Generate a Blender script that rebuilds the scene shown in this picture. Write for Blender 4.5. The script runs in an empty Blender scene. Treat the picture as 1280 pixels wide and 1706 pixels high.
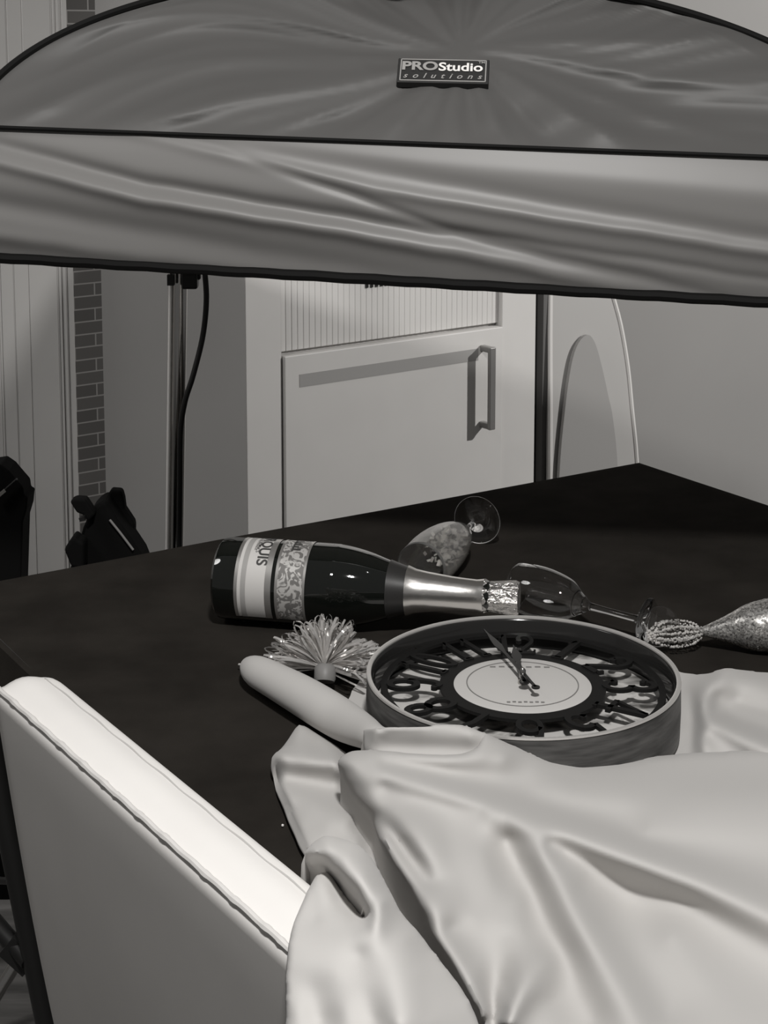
import bpy, bmesh, math, random
import numpy as np
from math import sin, cos, pi, radians
from mathutils import Vector, Matrix, geometry
random.seed(7)
S = bpy.context.scene
COL = S.collection
# ------------------------------------------------------------------ camera
FPX, YC, TP, CH = 2680.0, 408.0, 0.13, 1.38
PITCH = math.atan(TP)
cd = bpy.data.cameras.new('camera'); cam = bpy.data.objects.new('camera', cd); COL.objects.link(cam)
cam.location = (0, 0, CH); cam.rotation_euler = (pi/2 - PITCH, 0, 0)
cd.sensor_fit = 'HORIZONTAL'; cd.sensor_width = 36; cd.lens = FPX/1280*36
cd.shift_x = 0; cd.shift_y = -(853 - YC)/1280; cd.clip_start = .05
S.camera = cam
S.view_settings.view_transform = 'Standard'; S.view_settings.look = 'None'
S.view_settings.gamma = 1; S.view_settings.exposure = 0.0
try: S.view_settings.use_curve_mapping = False
except Exception: pass
TZ = 0.75                                                            # table top height
def ray(x, y):
    a = (x - 640)/FPX; b = -(y - YC)/FPX
    return Vector((a, cos(PITCH) + b*sin(PITCH), -sin(PITCH) + b*cos(PITCH)))
def px(x, y, z):                                                     # photo point -> point at height z
    d = ray(x, y); t = (z - CH)/d.z
    return Vector((0, 0, CH)) + d*t
def pY(x, y, Y):                                                     # photo point -> point at depth Y
    d = ray(x, y); return Vector((0, 0, CH)) + d*(Y/d.y)
def pplane(x, y, p0, n):
    d = ray(x, y); o = Vector((0, 0, CH)); return o + d*((p0 - o).dot(n)/d.dot(n))
# ------------------------------------------------------------------ light
w = bpy.data.worlds.new('world'); S.world = w; w.use_nodes = True
w.node_tree.nodes['Background'].inputs[0].default_value = (1, .985, .965, 1)
w.node_tree.nodes['Background'].inputs[1].default_value = 0.115
def area(name, loc, target, size, power, shape='DISK', sy=None, spread=None):
    l = bpy.data.lights.new(name, 'AREA'); l.shape = shape; l.size = size; l.energy = power
    if sy: l.size_y = sy
    if spread: l.spread = spread
    l.color = (1, .985, .965)
    o = bpy.data.objects.new(name, l); COL.objects.link(o); o.location = loc
    o.rotation_euler = (Vector(target) - Vector(loc)).to_track_quat('-Z', 'Y').to_euler(); return o
area('key_light', (.1, .02, 2.62), (.1, 1.35, .75), .16, 43)
sp = bpy.data.lights.new('side_spot', 'SPOT'); sp.energy = 255; sp.spot_size = radians(56); sp.spot_blend = .35; sp.shadow_soft_size = .03; sp.color = (1, .985, .965)
so_ = bpy.data.objects.new('side_spot', sp); COL.objects.link(so_); so_.location = (2.75, 2.50, 2.0); so_.rotation_euler = (Vector((.45, 3.62, 1.0)) - so_.location).to_track_quat('-Z', 'Y').to_euler()
area('left_wall_fill', (-1.5, 1.3, 2.4), (-.9, 2.8, .9), .6, 5, spread=radians(100))  # added fill for the left wall and trim, not a lamp of the room
for k, (x, y) in enumerate([(-.35, 1.9), (.1, 2.5), (.55, .9)]):
    area('ceiling_spot', (x, y, 2.75), (x, y, 0), .032, .45)
# ------------------------------------------------------------------ materials
def mat(name, col, rough=.6, metal=0, spec=.5, bump=None, var=None, sheen=0, trans=0, ior=1.45, alpha=1, coat=0):
    m = bpy.data.materials.new(name); m.use_nodes = True; nt = m.node_tree; b = nt.nodes['Principled BSDF']
    if not isinstance(col, (tuple, list)): col = (col, col*.975, col*.945)
    b.inputs['Base Color'].default_value = (*col, 1); b.inputs['Roughness'].default_value = rough
    b.inputs['Metallic'].default_value = metal; b.inputs['Specular IOR Level'].default_value = spec
    b.inputs['IOR'].default_value = ior; b.inputs['Transmission Weight'].default_value = trans
    b.inputs['Alpha'].default_value = alpha; b.inputs['Coat Weight'].default_value = coat
    b.inputs['Sheen Weight'].default_value = sheen
    tc = nt.nodes.new('ShaderNodeTexCoord')
    if var:                                                          # (scale, amount, stretch)
        n = nt.nodes.new('ShaderNodeTexNoise'); n.inputs['Scale'].default_value = var[0]; n.inputs['Detail'].default_value = 6
        mp = nt.nodes.new('ShaderNodeMapping'); mp.inputs['Scale'].default_value = var[2] if len(var) > 2 else (1, 1, 1)
        nt.links.new(tc.outputs['Object'], mp.inputs[0]); nt.links.new(mp.outputs[0], n.inputs['Vector'])
        r = nt.nodes.new('ShaderNodeValToRGB'); a = var[1]
        r.color_ramp.elements[0].position = .3; r.color_ramp.elements[1].position = .7
        r.color_ramp.elements[0].color = (*[c*(1 - a) for c in col], 1); r.color_ramp.elements[1].color = (*[min(1, c*(1 + a)) for c in col], 1)
        nt.links.new(n.outputs['Fac'], r.inputs[0]); nt.links.new(r.outputs[0], b.inputs['Base Color'])
    if bump:                                                         # (scale, strength, distance)
        n = nt.nodes.new('ShaderNodeTexNoise'); n.inputs['Scale'].default_value = bump[0]; n.inputs['Detail'].default_value = 5
        nt.links.new(tc.outputs['Object'], n.inputs['Vector'])
        bp = nt.nodes.new('ShaderNodeBump'); bp.inputs['Strength'].default_value = bump[1]; bp.inputs['Distance'].default_value = bump[2]
        nt.links.new(n.outputs['Fac'], bp.inputs['Height']); nt.links.new(bp.outputs[0], b.inputs['Normal'])
    return m
M = {}
M['wall'] = mat('wall_paint', .22, .8, bump=(60, .1, .002), var=(3, .05))
M['wall2'] = mat('light_wall_paint', .24, .9, var=(3, .03))
M['trim'] = mat('white_trim_paint', .34, .55, var=(8, .03))
M['cab'] = mat('cabinet_white', .56, .5, var=(10, .02))
M['stripgrey'] = mat('flat_strip_grey', .30, .6)
M['gap'] = mat('dark_gap', .01, .9)
M['gapgrey'] = mat('grey_filler_strip', .10, .7)
M['floor'] = mat('floor_stone', .17, .6, var=(5, .5, (1, 7, 1)), bump=(12, .3, .004))
M['blackcloth'] = mat('black_table_linen', (.0245, .0218, .019), .95, spec=.04, bump=(900, .4, .0006), var=(14, .22))
M['metalblack'] = mat('black_metal', .008, .5)
M['greycloth'] = mat('pale_grey_satin_cloth', .52, .85, spec=.12, bump=(1400, .12, .0003), sheen=.1)
M['leather'] = mat('white_leather', .80, .45, spec=.35, bump=(260, .05, .0005), var=(12, .02))
M['piping'] = mat('leather_piping', .66, .45)
M['legwood'] = mat('dark_wood', .03, .4, var=(20, .3, (1, 1, 8)))
M['chrome'] = mat('chrome', .55, .12, 1, var=(4, .05))
M['blackplastic'] = mat('black_plastic', .010, .5)
M['rubber'] = mat('black_rubber_cable', .008, .45)
M['nylon'] = mat('black_nylon', .0035, .85, spec=.15, bump=(300, .3, .001))
M['edging'] = mat('pale_edging', .22, .6)
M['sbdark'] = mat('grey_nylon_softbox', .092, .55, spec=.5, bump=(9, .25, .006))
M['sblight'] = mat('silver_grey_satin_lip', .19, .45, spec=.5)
M['sbwhite'] = mat('white_diffuser', .75, .8)
M['pipe'] = mat('black_binding', .006, .7, spec=.15)
M['tagblack'] = mat('black_tag', .018, .6)
M['taggrey'] = mat('grey_thread', .33, .6)
M['tagwhite'] = mat('white_thread', .85, .6)
M['bottle'] = mat('dark_green_glass', (.006, .007, .006), .04, spec=.7, coat=.6)
M['label'] = mat('cream_paper_label', .60, .45)
M['silverband'] = mat('silver_foil_band', .62, .3, .8)
M['ink'] = mat('dark_ink', .05, .6)
M['foil'] = mat('silver_foil', .80, .24, .95, bump=(70, .15, .002))
M['foilcap'] = mat('crumpled_silver_foil', .80, .22, .95, bump=(160, .9, .006))
M['neckband'] = mat('dark_neck_band', .03, .35)
M['glass'] = mat('clear_glass', (.97, .97, .97), .015, trans=1, ior=1.45)
M['glassfrost'] = mat('frosted_glass', (.88, .87, .85), .07, trans=.93, ior=1.35)
M['clockwood'] = mat('grey_distressed_wood', .062, .42, spec=.5, var=(26, .5, (1, 1, 9)), bump=(40, .3, .002))
M['clockin'] = mat('gloss_black_inside', .018, .10, spec=.6)
M['cliplip'] = mat('brushed_metal_lip', .75, .32, .6)
M['numeral'] = mat('black_iron_numeral', .010, .55, spec=.2)
M['dial'] = mat('cream_clock_dial', .56, .5)
M['dialline'] = mat('grey_dial_print', .20, .5)
M['handm'] = mat('black_clock_hand', .012, .3)
M['handsilver'] = mat('silver_pin', .5, .2, 1)
M['plastic'] = mat('clear_ribbon_film', (.80, .78, .76), .08, .4, spec=1, trans=.45, ior=1.4)
M['clipg'] = mat('grey_plastic_clip', .20, .5)
# ornate band: vine-like noise pattern
def ornate():
    m = mat('silver_band_with_vine_print', .6, .35, .35); nt = m.node_tree; b = nt.nodes['Principled BSDF']
    tc = nt.nodes.new('ShaderNodeTexCoord'); v = nt.nodes.new('ShaderNodeTexNoise'); v.inputs['Scale'].default_value = 95
    v.inputs['Distortion'].default_value = 2.2; v.inputs['Detail'].default_value = 1
    nt.links.new(tc.outputs['Object'], v.inputs['Vector'])
    r = nt.nodes.new('ShaderNodeValToRGB'); r.color_ramp.interpolation = 'EASE'
    e = r.color_ramp.elements; e[0].position = .44; e[0].color = (.62, .605, .585, 1); e[1].position = .56; e[1].color = (.22, .213, .205, 1)
    nt.links.new(v.outputs['Fac'], r.inputs[0]); nt.links.new(r.outputs[0], b.inputs['Base Color']); return m
M['ornate'] = ornate()
def mottled():  # mottle paints in the cloth and reflections showing between the numerals
    m = mat('cloth_reflection_mottle', .5, .4); nt = m.node_tree; b = nt.nodes['Principled BSDF']
    tc = nt.nodes.new('ShaderNodeTexCoord'); v = nt.nodes.new('ShaderNodeTexNoise'); v.inputs['Scale'].default_value = 20
    v.inputs['Distortion'].default_value = 1.6; v.inputs['Detail'].default_value = 4
    nt.links.new(tc.outputs['Object'], v.inputs['Vector'])
    r = nt.nodes.new('ShaderNodeValToRGB'); e = r.color_ramp.elements
    e[0].position = .40; e[0].color = (.07, .068, .064, 1); e[1].position = .54; e[1].color = (.60, .585, .565, 1)
    nt.links.new(v.outputs['Fac'], r.inputs[0]); nt.links.new(r.outputs[0], b.inputs['Base Color']); return m
M['mottled'] = mottled()
def brickmat():
    m = mat('dark_brick', .09, .8); nt = m.node_tree; b = nt.nodes['Principled BSDF']
    tc = nt.nodes.new('ShaderNodeTexCoord'); mp = nt.nodes.new('ShaderNodeMapping'); mp.inputs['Rotation'].default_value = (radians(90), 0, 0)
    br = nt.nodes.new('ShaderNodeTexBrick'); br.inputs['Scale'].default_value = 1; br.inputs['Brick Width'].default_value = .075; br.inputs['Row Height'].default_value = .0212
    br.inputs['Mortar Size'].default_value = .0013; br.inputs['Color1'].default_value = (.055, .052, .049, 1); br.inputs['Color2'].default_value = (.075, .071, .067, 1)
    br.inputs['Mortar'].default_value = (.20, .193, .185, 1); br.inputs['Mortar Smooth'].default_value = .2
    nt.links.new(tc.outputs['Object'], mp.inputs[0]); nt.links.new(mp.outputs[0], br.inputs['Vector']); nt.links.new(br.outputs['Color'], b.inputs['Base Color'])
    return m
M['brick'] = brickmat()
def glitter():
    m = mat('silver_glitter', .45, .3, .7); nt = m.node_tree; b = nt.nodes['Principled BSDF']
    tc = nt.nodes.new('ShaderNodeTexCoord'); v = nt.nodes.new('ShaderNodeTexVoronoi'); v.inputs['Scale'].default_value = 620
    nt.links.new(tc.outputs['Object'], v.inputs['Vector'])
    bp = nt.nodes.new('ShaderNodeBump'); bp.inputs['Strength'].default_value = 1; bp.inputs['Distance'].default_value = .004
    nt.links.new(v.outputs['Color'], bp.inputs['Height']); nt.links.new(bp.outputs[0], b.inputs['Normal'])
    r = nt.nodes.new('ShaderNodeValToRGB'); r.color_ramp.elements[0].color = (.06, .058, .055, 1); r.color_ramp.elements[1].color = (.9, .88, .85, 1)
    nt.links.new(v.outputs['Color'], r.inputs[0]); nt.links.new(r.outputs[0], b.inputs['Base Color']); return m
M['glitter'] = glitter()
# ------------------------------------------------------------------ mesh helpers
class MB:
    def __init__(s): s.v = []; s.f = []
    def add(s, vs, fs):
        k = len(s.v); s.v += [tuple(v) for v in vs]; s.f += [tuple(i + k for i in f) for f in fs]; return s
    def box(s, c, ax, ay, az):                                       # centre and three half-axis vectors
        c, ax, ay, az = map(Vector, (c, ax, ay, az)); vs = []
        for i in (-1, 1):
            for j in (-1, 1):
                for k in (-1, 1): vs.append(c + ax*i + ay*j + az*k)
        return s.add(vs, [(0, 1, 3, 2), (4, 6, 7, 5), (0, 4, 5, 1), (2, 3, 7, 6), (0, 2, 6, 4), (1, 5, 7, 3)])
    def bbox(s, lo, hi):
        lo, hi = Vector(lo), Vector(hi); h = (hi - lo)/2
        return s.box((lo + hi)/2, (h.x, 0, 0), (0, h.y, 0), (0, 0, h.z))
    def tube(s, pts, r, n=12, flat=1, caps=True, closed=False):
        pts = [Vector(p) for p in pts]; R = r if isinstance(r, (list, tuple)) else [r]*len(pts); vs = []; fs = []; N = len(pts)
        up = None
        for i, p in enumerate(pts):
            a = pts[i - 1] if (i or closed) else p; b = pts[(i + 1) % N] if (i < N - 1 or closed) else p
            t = (b - a).normalized()
            if up is None: up = Vector((0, 0, 1)) if abs(t.z) < .9 else Vector((1, 0, 0))
            sd = t.cross(up).normalized(); u2 = sd.cross(t).normalized(); up = u2
            for k in range(n): q = 2*pi*k/n; vs.append(p + sd*cos(q)*R[i] + u2*sin(q)*R[i]*flat)
        for i in range(N if closed else N - 1):
            for k in range(n):
                j = (i + 1) % N; fs.append((i*n + k, i*n + (k + 1) % n, j*n + (k + 1) % n, j*n + k))
        if caps and not closed: fs += [tuple(range(n))[::-1], tuple((N - 1)*n + k for k in range(n))]
        return s.add(vs, fs)
    def lathe(s, prof, n=64, close=False, a0=0, a1=2*pi):            # prof = [(r, z)]
        full = abs(a1 - a0 - 2*pi) < 1e-6; m = n if full else n + 1; vs = []; fs = []; L = len(prof)
        for r, z in prof:
            for k in range(m): q = a0 + (a1 - a0)*k/n; vs.append((r*cos(q), r*sin(q), z))
        for i in range(L if close else L - 1):
            j = (i + 1) % L
            for k in range(n if full else n): fs.append((i*m + k, i*m + (k + 1) % m, j*m + (k + 1) % m, j*m + k))
        return s.add(vs, fs)
    def obj(s, name, m, parent=None, smooth=False, local=True, bevel=0, cat=None, label=None, group=None, kind=None, sharp=None):
        me = bpy.data.meshes.new(name); me.from_pydata(s.v, [], s.f); me.update()
        bm = bmesh.new(); bm.from_mesh(me); bmesh.ops.remove_doubles(bm, verts=bm.verts, dist=1e-6); bmesh.ops.recalc_face_normals(bm, faces=bm.faces)
        bm.to_mesh(me); bm.free()
        me.materials.append(m if not isinstance(m, str) else M[m])
        if smooth:
            me.polygons.foreach_set('use_smooth', [True]*len(me.polygons))
            me.set_sharp_from_angle(angle=radians(sharp or 40))
        o = bpy.data.objects.new(name, me); COL.objects.link(o)
        if parent:
            o.parent = parent
            if not local: o.matrix_parent_inverse = MW[parent.name].inverted()
        if bevel:
            b = o.modifiers.new('bevel', 'BEVEL'); b.width = bevel; b.segments = 3; b.limit_method = 'ANGLE'
        tag(o, label, cat, group, kind); return o
def tag(o, label=None, cat=None, group=None, kind=None):
    for k, v in (('label', label), ('category', cat), ('group', group), ('kind', kind)):
        if v: o[k] = v
MW = {}
def thing(name, loc, label, cat, mw=None, group=None):
    o = bpy.data.objects.new(name, None); COL.objects.link(o); o.empty_display_size = .05
    m = mw if mw is not None else Matrix.Translation(Vector(loc)); o.matrix_world = m; o.matrix_basis = m; MW[o.name] = m.copy()
    tag(o, label, cat, group); return o
def frame(origin, zdir, xhint):                                      # matrix with local Z along zdir
    z = Vector(zdir).normalized(); x = Vector(xhint); x = (x - z*x.dot(z)).normalized(); y = z.cross(x)
    m = Matrix((x, y, z)).transposed().to_4x4(); m.translation = Vector(origin); return m
def cr(pts, n=8):                                                    # catmull-rom through tuples
    P = [Vector(p) for p in pts]; P = [2*P[0] - P[1]] + P + [2*P[-1] - P[-2]]; out = []
    for i in range(1, len(P) - 2):
        for k in range(n):
            t = k/n; a, b, c, d = P[i - 1], P[i], P[i + 1], P[i + 2]
            out.append(.5*((2*b) + (c - a)*t + (2*a - 5*b + 4*c - d)*t*t + (3*b - a - 3*c + d)*t**3))
    out.append(P[-2]); return out
def text_mesh(txt, size=1, bold=0, shear=0, space=1):
    c = bpy.data.curves.new('t', 'FONT'); c.body = txt; c.size = size; c.offset = bold; c.shear = shear; c.space_character = space
    o = bpy.data.objects.new('t', c); COL.objects.link(o); dg = bpy.context.evaluated_depsgraph_get(); dg.update()
    me = bpy.data.meshes.new_from_object(o.evaluated_get(dg)); vs = [v.co.copy() for v in me.vertices]; fs = [tuple(p.vertices) for p in me.polygons]
    bpy.data.objects.remove(o); bpy.data.curves.remove(c); bpy.data.meshes.remove(me); return vs, fs
# ------------------------------------------------------------------ frames of reference
TC = px(1065, 765, TZ); TL = px(0, 960, TZ); U = (TL - TC); U.z = 0; U.normalize(); U = -U      # U: along back edge, away
V = Vector((U.y, -U.x, 0))                                           # V: along the right edge, towards camera
PL = px(0, 1070, TZ); LEN_U = (TC - PL).dot(U); LEN_V = 1.75
# ------------------------------------------------------------------ setting
MB().bbox((-4, -1.5, -.05), (4, 5, 0)).obj('floor', 'floor', kind='structure')
W0 = pY(650, 700, 3.0); WD = Vector((cos(radians(36)), sin(radians(36)), 0)); WN = Vector((WD.y, -WD.x, 0))   # wall run and its outward normal (to camera)
def wpt(x, y, off=0):                                                # photo point on cabinet face plane, moved off along its normal
    return pplane(x, y, W0 + WN*off, WN)
def ws(x, off=0, y=700): return (wpt(x, y, off) - W0).dot(WD)        # run coordinate of photo column
def wz(x, y, off=0): return wpt(x, y, off).z
def wbox(mb, s0, s1, z0, z1, o0, o1):
    a = W0 + WD*((s0 + s1)/2) + WN*((o0 + o1)/2); a.z = (z0 + z1)/2
    return mb.box(a, WD*((s1 - s0)/2), WN*((o1 - o0)/2), (0, 0, (z1 - z0)/2))
REC = -.0005; BK = -.30
s_br0, s_br1 = ws(126, REC + .01, 650), ws(172, REC + .01, 650)
wbox(MB(), -3.2, ws(411), 0, 2.9, REC - .1, REC).obj('wall_back', 'wall', kind='structure')
# brick strip, own local frame so the texture runs level
bo = frame(W0 + WD*s_br0 + WN*REC - Vector((0, 0, W0.z)), (0, 0, 1), WD)
t_br = MB().bbox((0, -.012, 0), (s_br1 - s_br0, 0, 2.9)).obj('trim_2', 'brick', kind='structure'); t_br.matrix_world = bo
# white pilaster / door casing on the left, fluted
def cols(mb, L):
    for a, b, o in L: wbox(mb, ws(a, REC + .04, 650), ws(b, REC + .04, 650), 0, 2.9, REC, REC + o)
    return mb
cols(MB(), [(54, 100, .0400), (100, 103, .0392), (103, 107, .0404), (107, 109, .0396), (109, 114, .0415), (114, 117, .0408), (117, 126, .0425)]).obj('trim_1', 'trim', kind='structure', bevel=.0015)
cols(MB(), [(-400, 4, .0375), (4, 8, .038), (8, 28, .0392), (28, 30, .0385), (30, 53.9, .0391)]).obj('door_1', 'trim', kind='structure', bevel=.0015)
# right: pale wall behind the cabinet
s_c0, s_c1 = ws(411), ws(891)
# cabinet
ct = thing('tall_cabinet', W0 + WD*((s_c0 + s_c1)/2) - Vector((0, 0, W0.z)), 'white built-in cabinet with a beaded panel above a door, behind the table', 'cabinet')
s_d0, s_d1 = ws(470), ws(836, 0, 650)
zt = (wz(470, 592) + wz(838, 545))/2
mb = MB(); wbox(mb, s_c0, s_c1, 0, 2.6, BK, -.022); wbox(mb, s_c0, s_d0, 0, 2.6, -.022, 0); wbox(mb, s_d1, s_c1, 0, 2.6, -.022, 0)
wbox(mb, s_d0, s_d1, 1.5, 2.6, -.022, 0); mb.obj('cabinet_body', 'cab', ct, local=False, bevel=.0015)
mb = MB(); nb = 40; wbox(mb, s_d0 + .002, s_d1 - .002, zt + .006, 1.498, -.022, -.012)
for i in range(nb):
    a = s_d0 + .004 + (s_d1 - s_d0 - .008)*i/nb; wbox(mb, a, a + (s_d1 - s_d0)/nb*.72, zt + .006, 1.498, -.013, -.0112)
mb.obj('beaded_panel', 'cab', ct, local=False, bevel=.001)
mb = MB()
for k in range(8):
    wbox(mb, ws(615 + 8*k, 0, 455), ws(619 + 8*k, 0, 455), wz(640, 478), wz(640, 440), -.0112, -.0090)
mb.obj('vent_slots', 'gap', ct, local=False, label='short dark vent slots')
dr = MB(); wbox(dr, s_d0 + .003, s_d1 - .003, .12, zt, -.02, .006); dr = dr.obj('cabinet_door', 'cab', ct, local=False, bevel=.002)
MW[dr.name] = Matrix.Identity(4)
def child(mbo, name, m, par, root, **k):
    o = mbo.obj(name, m, None, **k); o.parent = par; return o
mb = MB(); wbox(mb, ws(499, .006, 630), ws(797, .006, 590), 0, 0, 0, 0)
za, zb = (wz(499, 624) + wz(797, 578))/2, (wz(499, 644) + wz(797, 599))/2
mb = MB(); wbox(mb, ws(499, .006, 630), ws(797, .006, 590), zb, za, .004, .0066); child(mb, 'grey_strip', 'stripgrey', dr, ct, label='flat grey strip across the top of the door')  # flat grey band on the door face, slightly proud of it
hs0, hs1 = ws(813, .035, 640), ws(824, .035, 640); hza, hzb = wz(820, 577, .03), wz(820, 714, .03)
mb = MB(); hc = (hs0 + hs1)/2
wbox(mb, hc - .0075, hc + .0075, hzb, hza, .032, .041)
wbox(mb, hc - .006, hc + .006, hza - .012, hza, .006, .036); wbox(mb, hc - .006, hc + .006, hzb, hzb + .012, .006, .036)
child(mb, 'handle', mat('satin_nickel', .30, .35, .6), dr, ct, bevel=.002)
# dark gap and grey filler strip to its right, white wall beyond
wbox(MB(), s_c1 + .001, ws(894, -.03, 640), 0, 2.6, BK, -.03).obj('trim_3', 'gap', kind='structure')
wbox(MB(), ws(894, -.03, 640) + .001, ws(915, -.03, 640), 0, 2.6, BK, -.012).obj('trim_4', 'gapgrey', kind='structure')
wbox(MB(), ws(915, -.03, 640) + .002, 3.6, 0, 2.9, BK, -.05).obj('wall_right', 'wall2', kind='structure')
# large oval reflector leaning against the wall: right rim seen beside the table corner
n3 = (WN + Vector((0, 0, .04))).normalized()
p0r = wpt(1040, 700, .0)
rim = [(1018, 470), (1030, 530), (1041, 590), (1050, 650), (1057, 705), (1062, 765), (1066, 840), (1062, 930), (1030, 1060), (960, 1130), (880, 1120)]
leftr = [(880, 1120), (905, 900), (918, 700), (925, 560), (932, 450), (945, 330), (965, 300), (990, 360), (1005, 410), (1018, 470)]
rf = thing('reflector_panel', (p0r.x, p0r.y, .0), 'tall curved white panel with a pale piped rim beside the cabinet', 'reflector')
# ------------------------------------------------------------------ (shape finished below, once the generic sheet helper exists)
def loft_poly(pts2, p0, n, thick):                                   # outline given as photo points on plane -> slab
    P = [pplane(x, y, p0, n) for x, y in pts2]; Q = [p - n*thick for p in P]; k = len(P); mb = MB()
    mb.add(P + Q, [tuple(range(k)), tuple(range(2*k - 1, k - 1, -1))] + [(i, (i + 1) % k, k + (i + 1) % k, k + i) for i in range(k)]); return mb, P
out = [(p.x, p.y) for p in cr([(a, b, 0) for a, b in [(917, 1000), (917, 700), (919, 430), (940, 300), (975, 340), (1003, 410), (1018, 480), (1034, 540), (1046, 610), (1053, 680), (1061, 765), (1063, 860), (1050, 960), (1010, 1010), (917, 1000)]], 4)][:-1]
mb, P = loft_poly(out, p0r, n3, .012); mb.obj('reflector_cloth', mat('white_reflector_cloth', .36, .6), rf, local=False)
MB().tube(P, .005, 8, closed=True).obj('reflector_rim', mat('pale_rim', .62, .35), rf, local=False, smooth=True)
# arched grey board standing in for a shadow on the white panel
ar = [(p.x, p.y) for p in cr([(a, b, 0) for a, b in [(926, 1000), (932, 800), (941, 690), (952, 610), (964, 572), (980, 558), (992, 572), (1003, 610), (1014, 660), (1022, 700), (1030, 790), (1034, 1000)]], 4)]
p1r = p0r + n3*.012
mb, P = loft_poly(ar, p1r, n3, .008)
ab = thing('arch_shadow_cutout', (p1r.x, p1r.y, 0), 'light grey board standing in for an arch-topped shadow on the curved white panel', 'cutout')
mb.obj('cutout', mat('grey_arch_shadow', .27, .7), ab, local=False)
# ------------------------------------------------------------------ softbox
SY = 1.64
A = pY(0, 424, SY + .035); B = pY(1280, 498, SY - .035); SD = (B - A).normalized()
A2 = pY(0, 212, SY + .035); B2 = pY(1280, 261, SY - .035)
sb = thing('softbox', (0.05, SY + .3, 1.1), 'large grey photo softbox hanging over the table with arched back and black binding', 'softbox')
def lineat(P, Q, s): return P + (Q - P)*s
SN = Vector((-SD.y, SD.x, 0)).normalized()
if SN.y > 0: SN = -SN                                                # towards the camera
LF = [([0, .2, .4, .6, .8, 1.0], [.13, .38, .52, .66, .86, 1.1], .060, -.011), ([0, .2, .4, .6, .8, 1.0], [.26, .50, .63, .78, .98, 1.2], .06, .010),
      ([-.2, 0, .2, .4, .6], [.42, .60, .76, .92, 1.1], .11, -.010), ([-.2, 0, .2, .4], [.72, .86, .97, 1.1], .07, .009),
      ([0, .3, .5, .7, 1, 1.2], [.0, .05, .20, .36, .56, .66], .07, -.005), ([.2, .5, .7, 1, 1.2], [.02, .34, .48, .66, .76], .05, .007), ([.3, .6, 1, 1.2], [.1, .62, .86, .95], .04, -.005),
      ([.2, .6, 1, 1.2], [-.02, .12, .24, .3], .12, .006)]
def folds_lip(s, t):
    d = 0
    for xs, ys, wd, a in LF:
        if s < xs[0]: T_ = ys[0] + (s - xs[0])*1.2
        elif s > xs[-1]: T_ = ys[-1]
        else: T_ = float(np.interp(s, xs, ys))
        d += a*math.exp(-((t - T_)/wd)**2)
    return d*.62
mb = MB(); NS, NT = 260, 60; vs = []; s_lo, s_hi = -.045, 1.165
for j in range(NT + 1):
    t = j/NT
    for i in range(NS + 1):
        s = s_lo + (s_hi - s_lo)*i/NS; p = lineat(lineat(A2, B2, s), lineat(A, B, s), t)
        p = p + SN*(folds_lip(s, t)*sin(pi*max(0, min(1, .02 + t*.96)))**.7 + .014*sin(pi*t)) + Vector((0, 0, (.0008*sin(31*s) + .0004*sin(83*s + 1))*t))
        vs.append(p)
mb.add(vs, [(j*(NS + 1) + i, j*(NS + 1) + i + 1, (j + 1)*(NS + 1) + i + 1, (j + 1)*(NS + 1) + i) for j in range(NT) for i in range(NS)])
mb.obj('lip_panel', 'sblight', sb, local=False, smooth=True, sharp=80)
MB().tube([lineat(A, B, s_lo + (s_hi - s_lo)*i/60) + Vector((0, 0, -.0035 + .0004*sin(i*1.7))) for i in range(61)], .0058, 8).obj('lower_binding', 'pipe', sb, local=False, smooth=True)
MB().tube([lineat(A2, B2, s_lo + (s_hi - s_lo)*i/60) + SN*.003 for i in range(61)], .0022, 8).obj('seam_binding', 'pipe', sb, local=False, smooth=True)
# back panel: curved rods meeting at a ring above the frame
L0, R0 = lineat(A2, B2, s_lo), lineat(A2, B2, s_hi)
apex = pY(700, -46, SY + .20); CM = lineat(A2, B2, .547)
def rod(c, t, base=None):
    b = base if base is not None else CM; q = t*pi/2; return b + (c - b)*cos(q) + (apex - b)*sin(q)
dep = .62
def panel(c0, c1, nrm, folds=True, ns=220, nt=90, base=None):
    vs = []; xt = (pY(770, 85, SY + .1) - CM).dot(SD); zt_ = pY(770, 85, SY + .1).z
    for j in range(nt + 1):
        t = .97*(1 - (1 - j/nt)**1.6)
        a, b = rod(c0, t, base), rod(c1, t, base)
        for i in range(ns + 1):
            s = i/ns; p = a.lerp(b, s); d = 0
            if folds:
                x = (p - CM).dot(SD) - xt; z = p.z - zt_; rr = math.hypot(x, z); ang = math.atan2(z, x) if x > 0 else math.atan2(z, -x) + 5
                d = .0115*sin(ang*11 + 1.1*sin(x*5) + .5)*min(1, rr*5) + (abs(x)/(rr + 1e-6))**2*.0058*(1 - 2*abs(sin(ang*15 + 2.3*sin(x*7) + 9*z)))*min(1, rr*4) + (abs(x)/(rr + 1e-6))**3*.0020*(1 - 2*abs(sin(ang*37 + 4*sin(x*11 + 1))))*min(1, rr*3)
                d += .0030*sin(x*70 + 3*sin(x*9) - (p.z - c0.z)*120)*math.exp(-((j/nt)/.10)**2)*(.45 + .55*sin(x*11))
                d *= min(1, (j + 1)/5)*min(1, sin(pi*s)*6)
            vs.append(p + nrm*d)
    return MB().add(vs, [(j*(ns + 1) + i, j*(ns + 1) + i + 1, (j + 1)*(ns + 1) + i + 1, (j + 1)*(ns + 1) + i) for j in range(nt) for i in range(ns)])
front_n = SN
L1, R1 = L0 - SN*dep, R0 - SN*dep; CM1 = CM - SN*dep
pn = panel(L0, R0, front_n); pn.obj('back_panel', 'sbdark', sb, local=False, smooth=True, sharp=80)
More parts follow.
